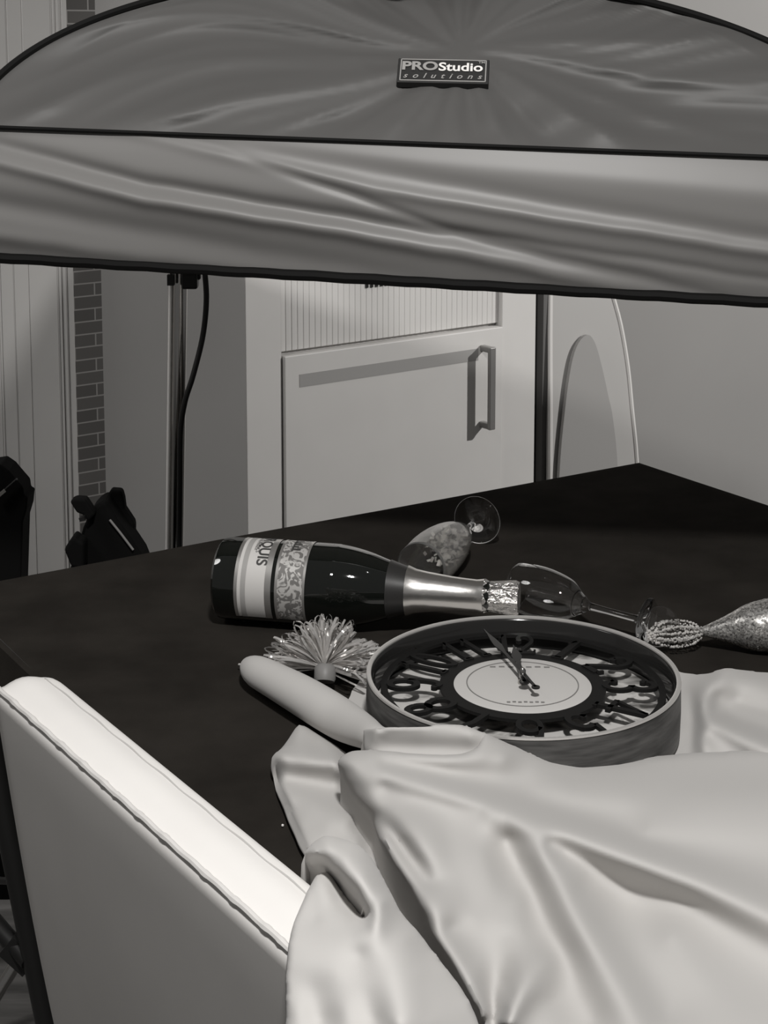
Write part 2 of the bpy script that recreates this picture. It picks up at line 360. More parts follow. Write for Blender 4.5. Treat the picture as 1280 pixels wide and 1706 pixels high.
def side_panel(c0, b0, c1, b1):
    vs = []
    for j in range(31):
        t = .97*j/30; a, b = rod(c0, t, b0), rod(c1, t, b1); vs += [a.lerp(b, i/10) for i in range(11)]
    return MB().add(vs, [(j*11 + i, j*11 + i + 1, (j + 1)*11 + i + 1, (j + 1)*11 + i) for j in range(30) for i in range(10)])
for q4 in ((R0, CM, R1, CM1), (R1, CM1, L1, CM1), (L1, CM1, L0, CM)): side_panel(*q4).obj('back_panel', 'sbdark', sb, local=False, smooth=True)
for c, bb in ((L0, CM), (R0, CM), (L1, CM1), (R1, CM1)): MB().tube([rod(c, .97*i/60, bb) for i in range(61)], .0045, 8).obj('rod_sleeve', 'pipe', sb, local=False, smooth=True)
lipv = (A - A2); mb = MB()
for c0, c1 in ((R0, R1), (R1, L1), (L1, L0)): mb.add([c0, c1, c1 + lipv, c0 + lipv], [(0, 1, 2, 3)])
so = mb.obj('side_lip', 'sblight', sb, local=False); sm = so.modifiers.new('s', 'SOLIDIFY'); sm.thickness = .002
mb = MB(); mb.add([c + lipv*.35 for c in (L0, R0, R1, L1)], [(0, 1, 2, 3)]); dfo = mb.obj('diffuser', 'sbwhite', sb, local=False); sm = dfo.modifiers.new('s', 'SOLIDIFY'); sm.thickness = .002
MB().lathe([(.03, -.004), (.07, -.004), (.07, .022), (.03, .022)], 40, close=True).obj('speed_ring', 'blackplastic', sb, smooth=True).location = apex + Vector((0, 0, -.005)) - MW[sb.name].translation
# tag sewn on the back panel
def pan_pt(x, y):                                                    # photo point on the front back-panel (numeric search)
    d = ray(x, y).normalized(); o = Vector((0, 0, CH))
    best = None
    for k, f in enumerate(pn.f):
        vv = [Vector(pn.v[i]) for i in f]
        h = geometry.intersect_ray_tri(vv[0], vv[1], vv[2], d, o, True) or geometry.intersect_ray_tri(vv[0], vv[2], vv[3], d, o, True)
        if h: return h
    return None
tl, tr, bl = pan_pt(665, 107), pan_pt(816, 110), pan_pt(665, 147)
tx = (tr - tl); tyv = (bl - tl); TW, TH = tx.length, tyv.length; tx.normalize(); tn = tyv.cross(tx).normalized()
if tn.y > 0: tn = -tn
ty = -(tyv - tx*tyv.dot(tx)).normalized()
org = tl + tn*.009
def tagp(x, y, d=0): return org + tx*x*TW + ty*(y - 1)*TH + tn*d     # x,y in 0..1 from the bottom-left
mb = MB(); c = tagp(.5, .5, -.0035); mb.box(c, tx*TW/2, ty*TH/2, tn*.0045); lg = mb.obj('brand_tag', 'tagblack', sb, local=False, bevel=.001)
def tchild(mbo, name, m): return child(mbo, name, m, lg, sb)
mb = MB()
for a, b, c_, d_ in ((.03, .97, .05, .085), (.03, .97, .915, .95), (.03, .042, .05, .95), (.958, .97, .05, .95)):
    mb.box(tagp((a + b)/2, (c_ + d_)/2, .0014), tx*TW*(b - a)/2, ty*TH*(d_ - c_)/2, tn*.0005)
tchild(mb, 'tag_border', 'taggrey')
def tagtext(txt, x0, x1, y0, h, m, bold=.0, shear=0, space=1, name='lettering'):
    vs, fs = text_mesh(txt, 1, bold, shear, space); xa = min(v.x for v in vs); xb = max(v.x for v in vs); cap = .70
    mb = MB(); mb.add([tagp(x0 + (x1 - x0)*(v.x - xa)/(xb - xa), y0 + h*v.y/cap, .0022) for v in vs], fs); return tchild(mb, name, m)
tagtext('PRO', .05, .44, .50, .33, 'taggrey', .035)
tagtext('Studio', .45, .93, .48, .33, 'tagwhite', .022)
tagtext('TM', .88, .95, .80, .09, 'taggrey', .02)
tagtext('solutions', .07, .93, .16, .20, 'taggrey', .015, .35, 2.0)
# ------------------------------------------------------------------ light stand behind the table
ls = pY(294, 900, 2.22); 
st = thing('light_stand', (ls.x, ls.y, 0), 'chrome light stand pole rising behind the black table', 'light stand')
bx, by = ls.x, ls.y
topx = pY(303, 440, 2.22).x
def poleat(z, dx=0, dy=0):
    z0, z1 = ls.z, 1.145
    return Vector((bx + (topx - bx)*(z - z0)/(z1 - z0) + dx, by + dy, z))
MB().tube([poleat(.0), poleat(1.15)], .0105, 24).obj('pole', 'chrome', st, local=False, smooth=True)
MB().tube([poleat(.05, -.0125, -.004), poleat(1.10, -.0125, -.004)], .0026, 10).obj('thin_rod', mat('bright_rod', .9, .4, 0), st, local=False, smooth=True)
MB().tube([poleat(1.1), poleat(2.35)], .0085, 20).obj('upper_pole', 'chrome', st, local=False, smooth=True)
mb = MB(); c = pY(317, 467, 2.20); mb.box(c, (.011, 0, 0), (0, .012, 0), (0, 0, .011)); mb.box(c + Vector((.004, 0, .006)), (.011, 0, 0), (0, .006, 0), (0, 0, .005)); mb.obj('clamp', 'blackplastic', st, local=False, bevel=.003)
mb = MB(); c = pY(285, 466, 2.20); mb.box(c, (.0048, 0, 0), (0, .006, 0), (0, 0, .0075)); mb.tube([c, c + Vector((0, 0, .03))], .0012, 8); mb.obj('rod_end_cap', 'blackplastic', st, local=False, bevel=.0015)
for k in range(3):
    q = radians(90 + 120*k); MB().tube([poleat(.42), poleat(.42) + Vector((cos(q)*.3, sin(q)*.3, -.40))], .009, 12).obj('leg', 'chrome', st, local=False, smooth=True)
MB().tube([poleat(2.33), apex + Vector((0, 0, .04))], .011, 16).obj('boom_arm', 'chrome', st, local=False, smooth=True)
cab = [(340, 425, 2.18), (341, 447, 2.18), (344, 500, 2.18), (338, 560, 2.18), (322, 625, 2.17), (308, 670, 2.165), (301, 720, 2.165), (300, 800, 2.165), (299, 900, 2.165), (298, 1000, 2.165)]
pts = cr([pY(*a) for a in cab], 8); pts = [pts[0] + Vector((0, 0, .5)), pts[0] + Vector((0, 0, .2))] + pts + [Vector((pts[-1].x, pts[-1].y, .01)), Vector((pts[-1].x + .3, pts[-1].y - .1, .01))]
MB().tube(pts, .0040, 10).obj('power_cable', 'rubber', smooth=True, label='thick black cable curving down beside the chrome pole', cat='cable')
# ------------------------------------------------------------------ bags at the left beyond the table
def slab(pts, Y, th, rake=0):
    P = [pY(x, y, Y) for x, y in pts]; Q = [p + Vector((0, th, 0)) for p in P]; k = len(P)
    return MB().add(P + Q, [tuple(range(k)), tuple(range(2*k - 1, k - 1, -1))] + [(i, (i + 1) % k, k + (i + 1) % k, k + i) for i in range(k)])
b1 = pY(20, 950, 2.2)
t = thing('equipment_bag', (b1.x - .05, b1.y + .1, 0), 'black padded bag with a metal buckle at the left edge, standing behind the table', 'bag')
slab([(-120, 1500), (-125, 900), (-80, 820), (-40, 780), (0, 774), (14, 784), (24, 796), (38, 812), (40, 826), (46, 828), (44, 850), (38, 870), (37, 900), (34, 1000), (30, 1500)], 2.2, .05).obj('bag_body', 'nylon', t, local=False, bevel=.012)
MB().tube([pY(-6, 832, 2.19), pY(12, 812, 2.19), pY(28, 798, 2.19)], .004, 8, flat=.4).obj('bag_strap', 'metalblack', t, local=False)
mb = MB(); mb.box(pY(2, 822, 2.188), Vector((.006, 0, .005)), (0, .002, 0), Vector((-.0015, 0, .002))); mb.obj('buckle', 'chrome', t, local=False, bevel=.0005)
b2 = pY(170, 930, 2.05)
t = thing('harness_bag', (b2.x, b2.y + .1, 0), 'black bag with stiff upright flaps and straps leaning behind the table corner', 'bag')
slab([(118, 1500), (112, 960), (128, 915), (138, 880), (146, 862), (152, 850), (163, 838), (176, 834), (182, 845), (196, 868), (214, 892), (236, 925), (250, 960), (252, 1500)], 2.05, .05).obj('bag_body', 'nylon', t, local=False, bevel=.008)
slab([(116, 836), (124, 831), (142, 832), (151, 846), (158, 858), (146, 870), (138, 858), (128, 855), (122, 846)], 2.03, .02).obj('flap', 'nylon', t, local=False, bevel=.003)
slab([(181, 819), (186, 817), (202, 818), (206, 832), (208, 848), (224, 872), (224, 900), (232, 912), (222, 914), (190, 880), (180, 850)], 2.085, .02).obj('flap', 'nylon', t, local=False, bevel=.004)
slab([(106, 916), (122, 893), (130, 900), (140, 905), (140, 950), (118, 945)], 2.02, .03).obj('side_pocket', 'nylon', t, local=False, bevel=.004)
slab([(131, 864), (140, 861), (142, 867), (133, 869)], 2.02, .01).obj('buckle', 'blackplastic', t, local=False)
MB().tube([pY(183, 866, 2.045), pY(200, 887, 2.045), pY(222, 916, 2.045)], .0016, 8).obj('edge_piping', 'edging', t, local=False, label='pale edge piping')
# ------------------------------------------------------------------ table
ctr = TC - U*LEN_U/2 + V*LEN_V/2
tb = thing('folding_table', (ctr.x, ctr.y, 0), 'rectangular folding table with dark metal legs under the black cloth', 'table')
def tp(u, v, z): p = TC - U*u + V*v; return Vector((p.x, p.y, z))
c = tp(LEN_U/2, LEN_V/2, TZ - .018); MB().box(c, U*(LEN_U/2 - .006), V*(LEN_V/2 - .006), (0, 0, .014)).obj('table_top', 'legwood', tb, local=False)
lt = pY(16, 1400, 1.52); lbm = pY(78, 1706, 1.52); dr_ = (lbm - lt).normalized()
l0 = lt - dr_*((TZ - .035 - lt.z)/-dr_.z); l1 = lt + dr_*((lt.z - .0)/-dr_.z)
if l0.z < lt.z: l0 = lt - dr_*.1
mb = MB(); mb.tube([l0, l1], .0112, 14); lgo = mb.obj('leg', 'metalblack', tb, local=False, smooth=True)
mb = MB(); j = pY(48, 1600, 1.52); mb.tube([pY(-40, 1500, 1.6), pY(10, 1560, 1.54), j], .0095, 10); mb.box(pY(32, 1590, 1.53), Vector((.012, 0, -.012)), (0, .006, 0), Vector((.008, 0, .009)))
child(mb, 'leg_brace', 'metalblack', lgo, tb, smooth=True)
MB().tube([pY(-30, 1466, 1.7), pY(30, 1468, 1.6)], .004, 10).obj('cross_bar', 'metalblack', tb, local=False, smooth=True)
for (u, v) in ((.12, .1), (.12, LEN_V - .1), (LEN_U - .12, LEN_V - .1)):
    MB().tube([tp(u, v, TZ - .035), tp(u, v, 0)], .0125, 14).obj('leg', 'metalblack', tb, local=False, smooth=True)
# black table cloth: top + hanging sides with soft waves
mb = MB(); n = 60; per = []
cor = [(0, 0), (LEN_U, 0), (LEN_U, LEN_V), (0, LEN_V)]
rr = .02
NU, NV = 90, 140; vs = []
for j_ in range(NV + 1):
    for i_ in range(NU + 1):
        u, v = LEN_U*i_/NU, LEN_V*j_/NV
        z = TZ - .0015 + .0009*sin(7*u + 3*v)*sin(5*v - 2*u) ; e = min(u, LEN_U - u, v, LEN_V - v); z -= .004*max(0, 1 - e/.012)**2
        if e > .03: z += .0007*math.exp(-((u*.5 + v - .62 + .02*sin(9*u))/.006)**2) + .0006*math.exp(-((u - .8*v - .3)/.005)**2)
        vs.append(tp(u, v, z))
mb.add(vs, [(j*(NU + 1) + i, j*(NU + 1) + i + 1, (j + 1)*(NU + 1) + i + 1, (j + 1)*(NU + 1) + i) for j in range(NV) for i in range(NU)])
ring = [(LEN_U*i/60, 0) for i in range(60)] + [(LEN_U, LEN_V*i/100) for i in range(100)] + [(LEN_U - LEN_U*i/60, LEN_V) for i in range(60)] + [(0, LEN_V - LEN_V*i/100) for i in range(100)]
vs = []; K = len(ring)
for r_ in range(9):
    f = r_/8
    for i, (u, v) in enumerate(ring):
        ou = (1 if u >= LEN_U - 1e-6 else (-1 if u <= 1e-6 else 0)); ov = (1 if v >= LEN_V - 1e-6 else (-1 if v <= 1e-6 else 0))
        wv = .004 + .010*f*(1 + sin(i*.42 + sin(i*.11)*2)); vs.append(tp(u + ou*wv*min(1, f*4), v + ov*wv*min(1, f*4), TZ - .0055 - .17*f))
mb.add(vs, [(r*K + i, r*K + (i + 1) % K, (r + 1)*K + (i + 1) % K, (r + 1)*K + i) for r in range(8) for i in range(K)])
mb.obj('black_tablecloth', 'blackcloth', smooth=True, sharp=60, label='black cloth covering the table top and hanging over its edges', cat='tablecloth')
# ------------------------------------------------------------------ chair
CZ = .92
ia, ib = px(90, 1115, CZ), px(525, 1465, CZ); oa = px(2, 1160, CZ); ob = px(475, 1590, CZ)
CV = (ib - ia); CV.z = 0; CV.normalize(); CN = Vector((-CV.y, CV.x, 0))
if CN.dot(U) > 0: CN = -CN                                           # outward, away from table
CTH = ((oa - ia).dot(CN) + (ob - ia).dot(CN))/2
CLEN = .47; c0 = ia - CV*.006
RK = math.tan(radians(9.7))
cc = c0 + CV*CLEN/2 - CN*.15
ch = thing('leather_chair', (cc.x, cc.y, 0), 'white leather upholstered dining chair with piped high back at the left end of the table', 'chair')
def cpt(s, o, z):                                                    # s along the back, o outward from inner edge at top, z height
    p = c0 + CV*s + CN*(o - (CZ - z)*RK); return Vector((p.x, p.y, z))
def backprof():
    pr = []; r = .010
    pr += [(0, .42)]; pr += [(0, CZ - r*1.2)]
    for k in range(7): q = pi/2*k/6; pr.append((r - r*cos(q), CZ - r*1.2 + r*1.2*sin(q)))
    for k in range(1, 6): pr.append((r + (CTH - 2*r)*k/6, CZ + .0035*sin(pi*k/6)))
    for k in range(7): q = pi/2*k/6; pr.append((CTH - r + r*sin(q), CZ - r*1.2*(1 - cos(q))))
    for k in range(1, 14): pr.append((CTH + .008*sin(pi*k/14), CZ - .012 - (CZ - .44)*k/14))
    pr.append((CTH, .42)); return pr
pr = backprof(); NSs = 60; vs = []
for i in range(NSs + 1):
    s = CLEN*i/NSs; e = min(s, CLEN - s); rc = .028
    for o, z in pr:
        k = 0
        if e < rc: k = rc - math.sqrt(max(0, rc*rc - (rc - e)**2))
        zz = z - (k*.35 if z > .6 else 0); oo = CTH/2 + (o - CTH/2)*(1 - .55*(k/rc)**1.5)
        sx = s
        vs.append(cpt(sx, oo, zz))
m_ = len(pr); mb = MB(); mb.add(vs, [(i*m_ + k, i*m_ + (k + 1) % m_, (i + 1)*m_ + (k + 1) % m_, (i + 1)*m_ + k) for i in range(NSs) for k in range(m_)] + [tuple(range(m_)), tuple(NSs*m_ + k for k in range(m_))])
bk = mb.obj('backrest', 'leather', ch, local=False, smooth=True, sharp=60)
pts = []; rad = []
for i in range(140):
    s = .004 + (CLEN - .008)*i/139; e = min(s, CLEN - s); k = (.028 - math.sqrt(max(0, .028**2 - (.028 - min(e, .028))**2)))
    pts.append(cpt(s, CTH/2 + (CTH/2 - .0045)*(1 - .5*(k/.028)**1.5), CZ - .0012 - k*.35 + .0004*sin(i*.7))); rad.append(.0021 + .0004*(sin(i*.9)*sin(i*.37) > .55))
child(MB().tube(pts, rad, 8), 'piping', 'piping', bk, ch, smooth=True)
child(MB().tube([cpt(.02 + (CLEN - .04)*i/60, .0125 + .0006*sin(i*.9), CZ + .0010) for i in range(61)], .0007, 6), 'seam', mat('seam_thread', .5, .6), bk, ch, smooth=True)
mb = MB(); mb.box(cpt(CLEN/2, 0, .46) + (-CN)*.20 + Vector((0, 0, -.03)), CV*(CLEN/2), CN*.215, (0, 0, .045)); mb.obj('seat', 'leather', ch, local=False, bevel=.02)
for s in (.03, CLEN - .03):
    for o in (-.38, .02):
        p = cpt(s, 0, .42) + CN*o; MB().tube([p, Vector((p.x + CN.x*(.04 if o > 0 else 0), p.y + CN.y*(.04 if o > 0 else 0), 0))], [.02, .014], 4).obj('leg', 'legwood', ch, local=False)
# ------------------------------------------------------------------ clock
CK = px(871, 1119, TZ + .056); CKR = (px(1134, 1146, TZ + .056) - px(607, 1108, TZ + .056)).length/2 - .001
CK0 = TZ + .0045; HH = .0515
ck = thing('wall_clock', (CK.x, CK.y, CK0), 'round open-face wall clock with black numerals lying on the grey cloth', 'clock', Matrix.Translation((CK.x, CK.y, CK0)) @ Matrix.Rotation(radians(-1), 4, 'Z'))
R = CKR; ND = .036                                                  # numerals' height above base
MB().lathe([(R - .004, 0), (R, .002), (R + .0005, HH*.5), (R, HH - .003), (R - .0012, HH - .0008), (R - .0042, HH - .0012), (R - .0046, .004), (R - .0046, 0)], 128, close=True).obj('case', 'clockwood', ck, smooth=True)
MB().lathe([(R - .0047, .004), (R - .0047, HH - .002), (R - .0062, HH - .004), (R - .008, .004)], 128, close=True).obj('inner_wall', 'clockin', ck, smooth=True)
MB().lathe([(R + .0003, HH - .001), (R, HH + .0006), (R - .0020, HH + .0009), (R - .0040, HH + .0001), (R - .0042, HH - .003)], 128, close=True).obj('metal_lip', 'cliplip', ck, smooth=True)
MB().lathe([(0, .001), (R - .0085, .001), (R - .0085, ND - .014), (0, ND - .014)], 96).obj('cloth_reflection_disc', 'mottled', ck)
RI, RO = R*.448, R*.86
mb = MB(); mb.lathe([(RI - .001, ND), (RI + .012, ND), (RI + .012, ND + .003), (RI - .001, ND + .003)], 96, close=True)
mb.lathe([(RO + .001, ND), (RO + .007, ND), (RO + .007, ND + .003), (RO + .001, ND + .003)], 96, close=True)
for k in range(4):
    q = radians(45 + 90*k); mb.box((cos(q)*(RO + R)/2, sin(q)*(RO + R)/2, ND), Vector((cos(q), sin(q), 0))*(R - RO)/2*.8, Vector((-sin(q), cos(q), 0))*.003, (0, 0, .001))
mb.obj('numeral_ring', 'numeral', ck, smooth=True)
def arc(cx, cy, rx, ry, a0, a1, n=14): return [(cx + rx*cos(radians(a0 + (a1 - a0)*i/n)), cy + ry*sin(radians(a0 + (a1 - a0)*i/n))) for i in range(n + 1)]
DG = {'0': ([(arc(0, .5, .26, .46, 0, 360, 28), .10)], []),
 '1': ([([(0, .02), (0, .98)], .14), ([(-.16, .03), (.16, .03)], .07), ([(-.15, .80), (0, .97)], .07)], []),
 '2': ([(arc(0, .70, .24, .26, 170, -30) + [(-.05, .30), (-.24, .06)], .10), ([(-.26, .05), (.26, .05)], .11), ([(.26, .05), (.28, .2)], .06)], [(-.2, .70, .09)]),
 '3': ([(arc(0, .74, .22, .22, 160, -80, 16) + arc(0, .28, .26, .25, 80, -165, 18), .10)], [(-.19, .76, .08), (-.22, .22, .09)]),
 '4': ([([(.1, .0), (.1, 1)], .12), ([(.1, 1), (-.28, .3)], .07), ([(-.3, .3), (.3, .3)], .08), ([(-.02, .02), (.24, .02)], .06)], []),
 '5': ([([(.24, .94), (-.16, .94), (-.2, .55)], .10), (arc(0, .32, .25, .28, 130, -160, 18), .11)], [(-.2, .2, .09)]),
 '6': ([(arc(.02, .5, .27, .46, 60, 180, 12) + arc(0, .28, .25, .26, 180, 520, 26), .10)], [(.18, .86, .08)]),
 '7': ([([(-.26, .94), (.26, .94)], .12), ([(.26, .94), (.0, .45), (-.04, .0)], .12), ([(-.26, .94), (-.26, .78)], .06)], []),
 '8': ([(arc(0, .74, .2, .22, 0, 360, 24), .10), (arc(0, .27, .25, .26, 0, 360, 24), .11)], []),
 '9': ([(arc(-.02, .5, .27, .46, -120, 0, 12) + arc(0, .72, .25, .26, 0, 340, 26), .10)], [(-.18, .14, .08)])}
def digit(mb, ch_, ox, sc_x, toW):
    st_, balls = DG[ch_]
    for pl, wd in st_:
        P2 = [Vector((x, y)) for x, y in pl]; n = len(P2); vs = []
        for i, p in enumerate(P2):
            t = (P2[min(n - 1, i + 1)] - P2[max(0, i - 1)]).normalized(); nn = Vector((-t.y, t.x))*wd*.62
            for sg in (-1, 1):
                q = p + nn*sg
                for zz in (0, 1): vs.append(toW(ox + q.x*sc_x, q.y, zz))
        fs = []
        for i in range(n - 1):
            a = i*4; b = a + 4; fs += [(a + 1, a + 3, b + 3, b + 1), (a, b, b + 2, a + 2), (a, a + 1, b + 1, b), (a + 2, b + 2, b + 3, a + 3)]
        fs += [(0, 2, 3, 1), ((n - 1)*4, (n - 1)*4 + 1, (n - 1)*4 + 3, (n - 1)*4 + 2)]
        mb.add(vs, fs)
    for bx_, by_, br_ in balls:
        vs = [toW(ox + (bx_ + br_*cos(2*pi*k/14))*sc_x, by_ + br_*.8*sin(2*pi*k/14), zz) for zz in (0, 1) for k in range(14)]
        mb.add(vs, [tuple(range(14)), tuple(range(27, 13, -1))] + [(k, (k + 1) % 14, 14 + (k + 1) % 14, 14 + k) for k in range(14)])
for h in range(1, 13):
    th = radians(90 - 30*h); rd = Vector((cos(th), sin(th), 0)); tg = Vector((sin(th), -cos(th), 0)); H_ = RO - RI - .010
    def toW(x, y, zz): return rd*(RI + .010 + y*H_) + tg*x*H_*.74 + Vector((0, 0, ND + .0005 + .0035*zz))
    mb = MB(); tx_ = str(h)
    if len(tx_) == 1: digit(mb, tx_, 0, 1.05, toW)
    else: digit(mb, tx_[0], -.30, .8, toW); digit(mb, tx_[1], .26, .8, toW)
    mb.obj('numeral', 'numeral', ck)
MB().lathe([(0, ND - .002), (RI - .0012, ND - .002), (RI - .001, ND + .003), (RI - .006, ND + .0042), (0, ND + .0042)], 96).obj('dial', 'dial', ck, smooth=True)
mb = MB(); mb.lathe([(RI - .0135, ND + .0043), (RI - .0125, ND + .0043), (RI - .0125, ND + .0047), (RI - .0135, ND + .0047)], 96, close=True)
for k, (yy, ww) in enumerate(((.038, .020), (-.042, .012))):
    for i in range(7):
        x = (i - 3)*ww*.42; mb.box((x, yy + .0006*(i % 2), ND + .0046), (ww*.13, 0, 0), (0, .0010, 0), (0, 0, .0002))
mb.obj('dial_print', 'dialline', ck)
def hand(name, deg, L, tail, w0, z):
    q = radians(90 - deg); d = Vector((cos(q), sin(q), 0)); s_ = Vector((-sin(q), cos(q), 0)); mb = MB()
    prof = [(-tail, w0*.45), (-tail*.6, w0*.4), (0, w0*.6), (L*.25, w0*.45), (L*.45, w0*.5), (L*.62, w0*1.25), (L*.75, w0*.9), (L*.88, w0*.35), (L, .0003)]
    vs = []
    for a, ww in prof:
        for sg in (-1, 1):
            for zz in (0, .0012): vs.append(d*a + s_*sg*ww + Vector((0, 0, z + zz)))
    fs = []
    for i in range(len(prof) - 1):
        a = i*4; b = a + 4; fs += [(a + 1, a + 3, b + 3, b + 1), (a, b, b + 2, a + 2), (a, a + 1, b + 1, b), (a + 2, b + 2, b + 3, a + 3)]
    fs += [(0, 2, 3, 1)]; mb.add(vs, fs)
    v2 = [(-d*tail + Vector((cos(2*pi*k/16)*w0*1.2, sin(2*pi*k/16)*w0*1.2, z + zz))) for zz in (0, .0012) for k in range(16)]
    mb.add(v2, [tuple(range(16)), tuple(range(31, 15, -1))] + [(k, (k + 1) % 16, 16 + (k + 1) % 16, 16 + k) for k in range(16)])
    mb.obj(name, 'handm', ck)
hand('minute_hand', -16, R*.78, R*.24, .0032, ND + .014)
hand('hour_hand', -3, R*.52, R*.10, .0040, ND + .011)
MB().lathe([(0, ND + .004), (.0042, ND + .004), (.0042, ND + .009), (.0030, ND + .010), (.0030, ND + .017), (.0015, ND + .019), (0, ND + .019)], 24).obj('centre_pin', 'handsilver', ck, smooth=True)
# ------------------------------------------------------------------ champagne bottle
BR = .0442
b0 = px(369, 962, TZ + BR); b1_ = px(866, 997, TZ + BR); bd = (b1_ - b0); BL = bd.length; bd.normalize()
bt = thing('champagne_bottle', b0, 'dark champagne bottle with silver foil neck lying on its side on the black cloth', 'bottle', frame(b0, bd, (0, 0, 1)))
print('bottle length', BL, 'clock R', CKR, 'chair th', CTH, 'table', LEN_U)
zb = lambda f: f*BL
prof = [(0, .018), (.018, .014), (.032, .004), (.039, 0), (.0428, .003), (BR, .010), (BR, zb(.36)), (BR*.985, zb(.41)), (BR*.93, zb(.46)), (BR*.84, zb(.51)), (BR*.73, zb(.555)), (BR*.62, zb(.60)), (BR*.53, zb(.64)), (BR*.42, zb(.72)), (BR*.35, zb(.80)), (BR*.33, zb(.87)), (.0160, zb(.875)), (.0160, zb(.90)), (.0130, zb(.91)), (.0125, zb(.965)), (0, zb(.97))]
def smoothprof(p, n=4): return [(v.x, v.y) for v in cr([(a, b, 0) for a, b in p], n)]
MB().lathe(prof[:5] + smoothprof(prof[5:16], 5) + prof[16:], 96).obj('glass_body', 'bottle', bt, smooth=True)
def shell(f0, f1, a0, a1, name, m, off=.0004, n=64, fr=None):
    pr_ = [(BR + off, zb(f0)), (BR + off, zb(f1))] if fr is None else [(r + off, zb(f)) for f, r in fr]
    return MB().lathe(pr_, n, a0=radians(a0), a1=radians(a1)).obj(name, m, bt, smooth=True)
shell(.085, .205, -200, 130, 'label', 'label'); lb = [o for o in bt.children if o.name.startswith('label')]
shell(.083, .094, -200, 130, 'label_edge', 'silverband', .0007); shell(.186, .207, -200, 130, 'label_edge', 'silverband', .0007)
shell(.105, .122, -200, 130, 'label_stripe', mat('grey_label_stripe', .36, .5), .0006)
shell(.222, .318, -200, 130, 'vine_band', 'ornate', .0005); shell(.220, .229, -200, 130, 'label_edge', 'silverband', .0008); shell(.312, .320, -200, 130, 'label_edge', 'silverband', .0008)
def cyltext(txt, size, f, ang, name='lettering', bold=0, rev=False):
    vs, fs = text_mesh(txt, size, bold); w_ = max(v.x for v in vs)
    mb = MB(); r_ = BR + .0010; out_ = []
    for v in vs:
        a = radians(ang) + SG*(v.x - w_)/r_; out_.append((r_*cos(a), r_*sin(a), zb(f) + v.y))
    mb.add(out_, fs); return mb.obj(name, 'ink', bt)
SG = 1
vx = MW[bt.name].to_3x3() @ Vector((0, 1, 0)); SG = 1 if vx.dot(Vector((0, -1, 0))) > 0 else -1
AC = SG*38
cyltext('MARQUIS', .0165, .152, AC + SG*12, bold=.0003)
cyltext('BLANC DE BLANCS', .0050, .140, AC - SG*8)
cyltext('METHODE TRADITIONNELLE', .0030, .134, AC - SG*12)
# crown emblem on the vine band
mb = MB()
for k in range(5): 
    a = AC - SG*(42 - k*6); mb.lathe([(BR + .0012, zb(.262)), (BR + .0012, zb(.262) + (.008 if k % 2 == 0 else .005))], 2, a0=radians(a - 1.7), a1=radians(a + 1.7))
mb.lathe([(BR + .0012, zb(.257)), (BR + .0012, zb(.262))], 8, a0=radians(AC - SG*46 if SG > 0 else AC - SG*14), a1=radians(AC - SG*14 if SG > 0 else AC - SG*46)); mb.obj('crest_print', 'ink', bt)
nb_ = [(f, np.interp(f, [p[1]/BL for p in prof[5:16]], [p[0] for p in prof[5:16]])) for f in (.575, .59, .61, .63, .638)]
shell(0, 0, 0, 360, 'neck_label', 'neckband', .0010, 72, nb_)
fo = [(.634, BR*.545 + .0018), (.66, BR*.51), (.70, BR*.465), (.74, BR*.43), (.78, BR*.395), (.82, BR*.375), (.86, BR*.36), (.872, .0165), (.885, .0172)]
shell(0, 0, 0, 360, 'foil_sleeve', 'foil', .0006, 72, fo)
mb = MB(); pr_ = [(.0172, zb(.885)), (.0150, zb(.90)), (.0155, zb(.925)), (.0168, zb(.955)), (.0175, zb(.985)), (.0160, zb(.998)), (.0, zb(1.0))]; mb.lathe(pr_, 40)
mb.v = [(x*(1 + .06*sin(9*math.atan2(y, x)) + random.uniform(-.03, .03)), y*(1 + .06*sin(9*math.atan2(y, x)) + random.uniform(-.03, .03)), z) if x*x + y*y > 1e-6 else (x, y, z) for x, y, z in mb.v]
mb.obj('foil_cap', 'foilcap', bt, smooth=True)
# ------------------------------------------------------------------ glasses
def flute(base, axis, L, rb, rf, sl, name, label, m='glass', xh=(0, 0, 1), mb_='glass'):
    t = thing(name, base, label, 'glass', frame(base, axis, xh), group='fallen champagne glasses')
    th = .0011; o_ = [(.0, .0), (rf*.96, .0), (rf, .0008), (rf, .0018), (rf*.5, .0036), (.0060, .008), (.0038, .016), (.0036, sl*.7), (.0042, sl), (.010, sl + .006)]
    bowl = [(.008, sl + .006), (rb*.50, sl + .016), (rb*.78, sl + (L - sl)*.30), (rb*.95, sl + (L - sl)*.52), (rb, sl + (L - sl)*.75), (rb*.93, L)]
    bo_ = smoothprof(bowl, 6); inn = [(max(.0005, r - th), z + (.002 if i < 6 else 0)) for i, (r, z) in enumerate(bo_)][::-1]
    MB().lathe(o_[:-1], 56).obj('foot_and_stem', m, t, smooth=True, sharp=60)
    MB().lathe([(0.0, sl + .0005)] + [(.0042, sl)] + bo_ + [(bo_[-1][0] - th*.5, L + .0008)] + inn + [(0, sl + .009)], 56).obj('bowl', mb_, t, smooth=True, sharp=70)
    return t
# glass one: foot away, mouth towards the bottle
fc = px(796, 866, TZ + .029); mc = px(712, 936, TZ + .026); ax = (mc - fc); 
g1 = flute(fc, ax, max(.15, ax.length*1.12), .031, .0305, .045, 'champagne_glass', 'short-stemmed glass with tinsel inside lying behind the bottle', mb_='glassfrost')
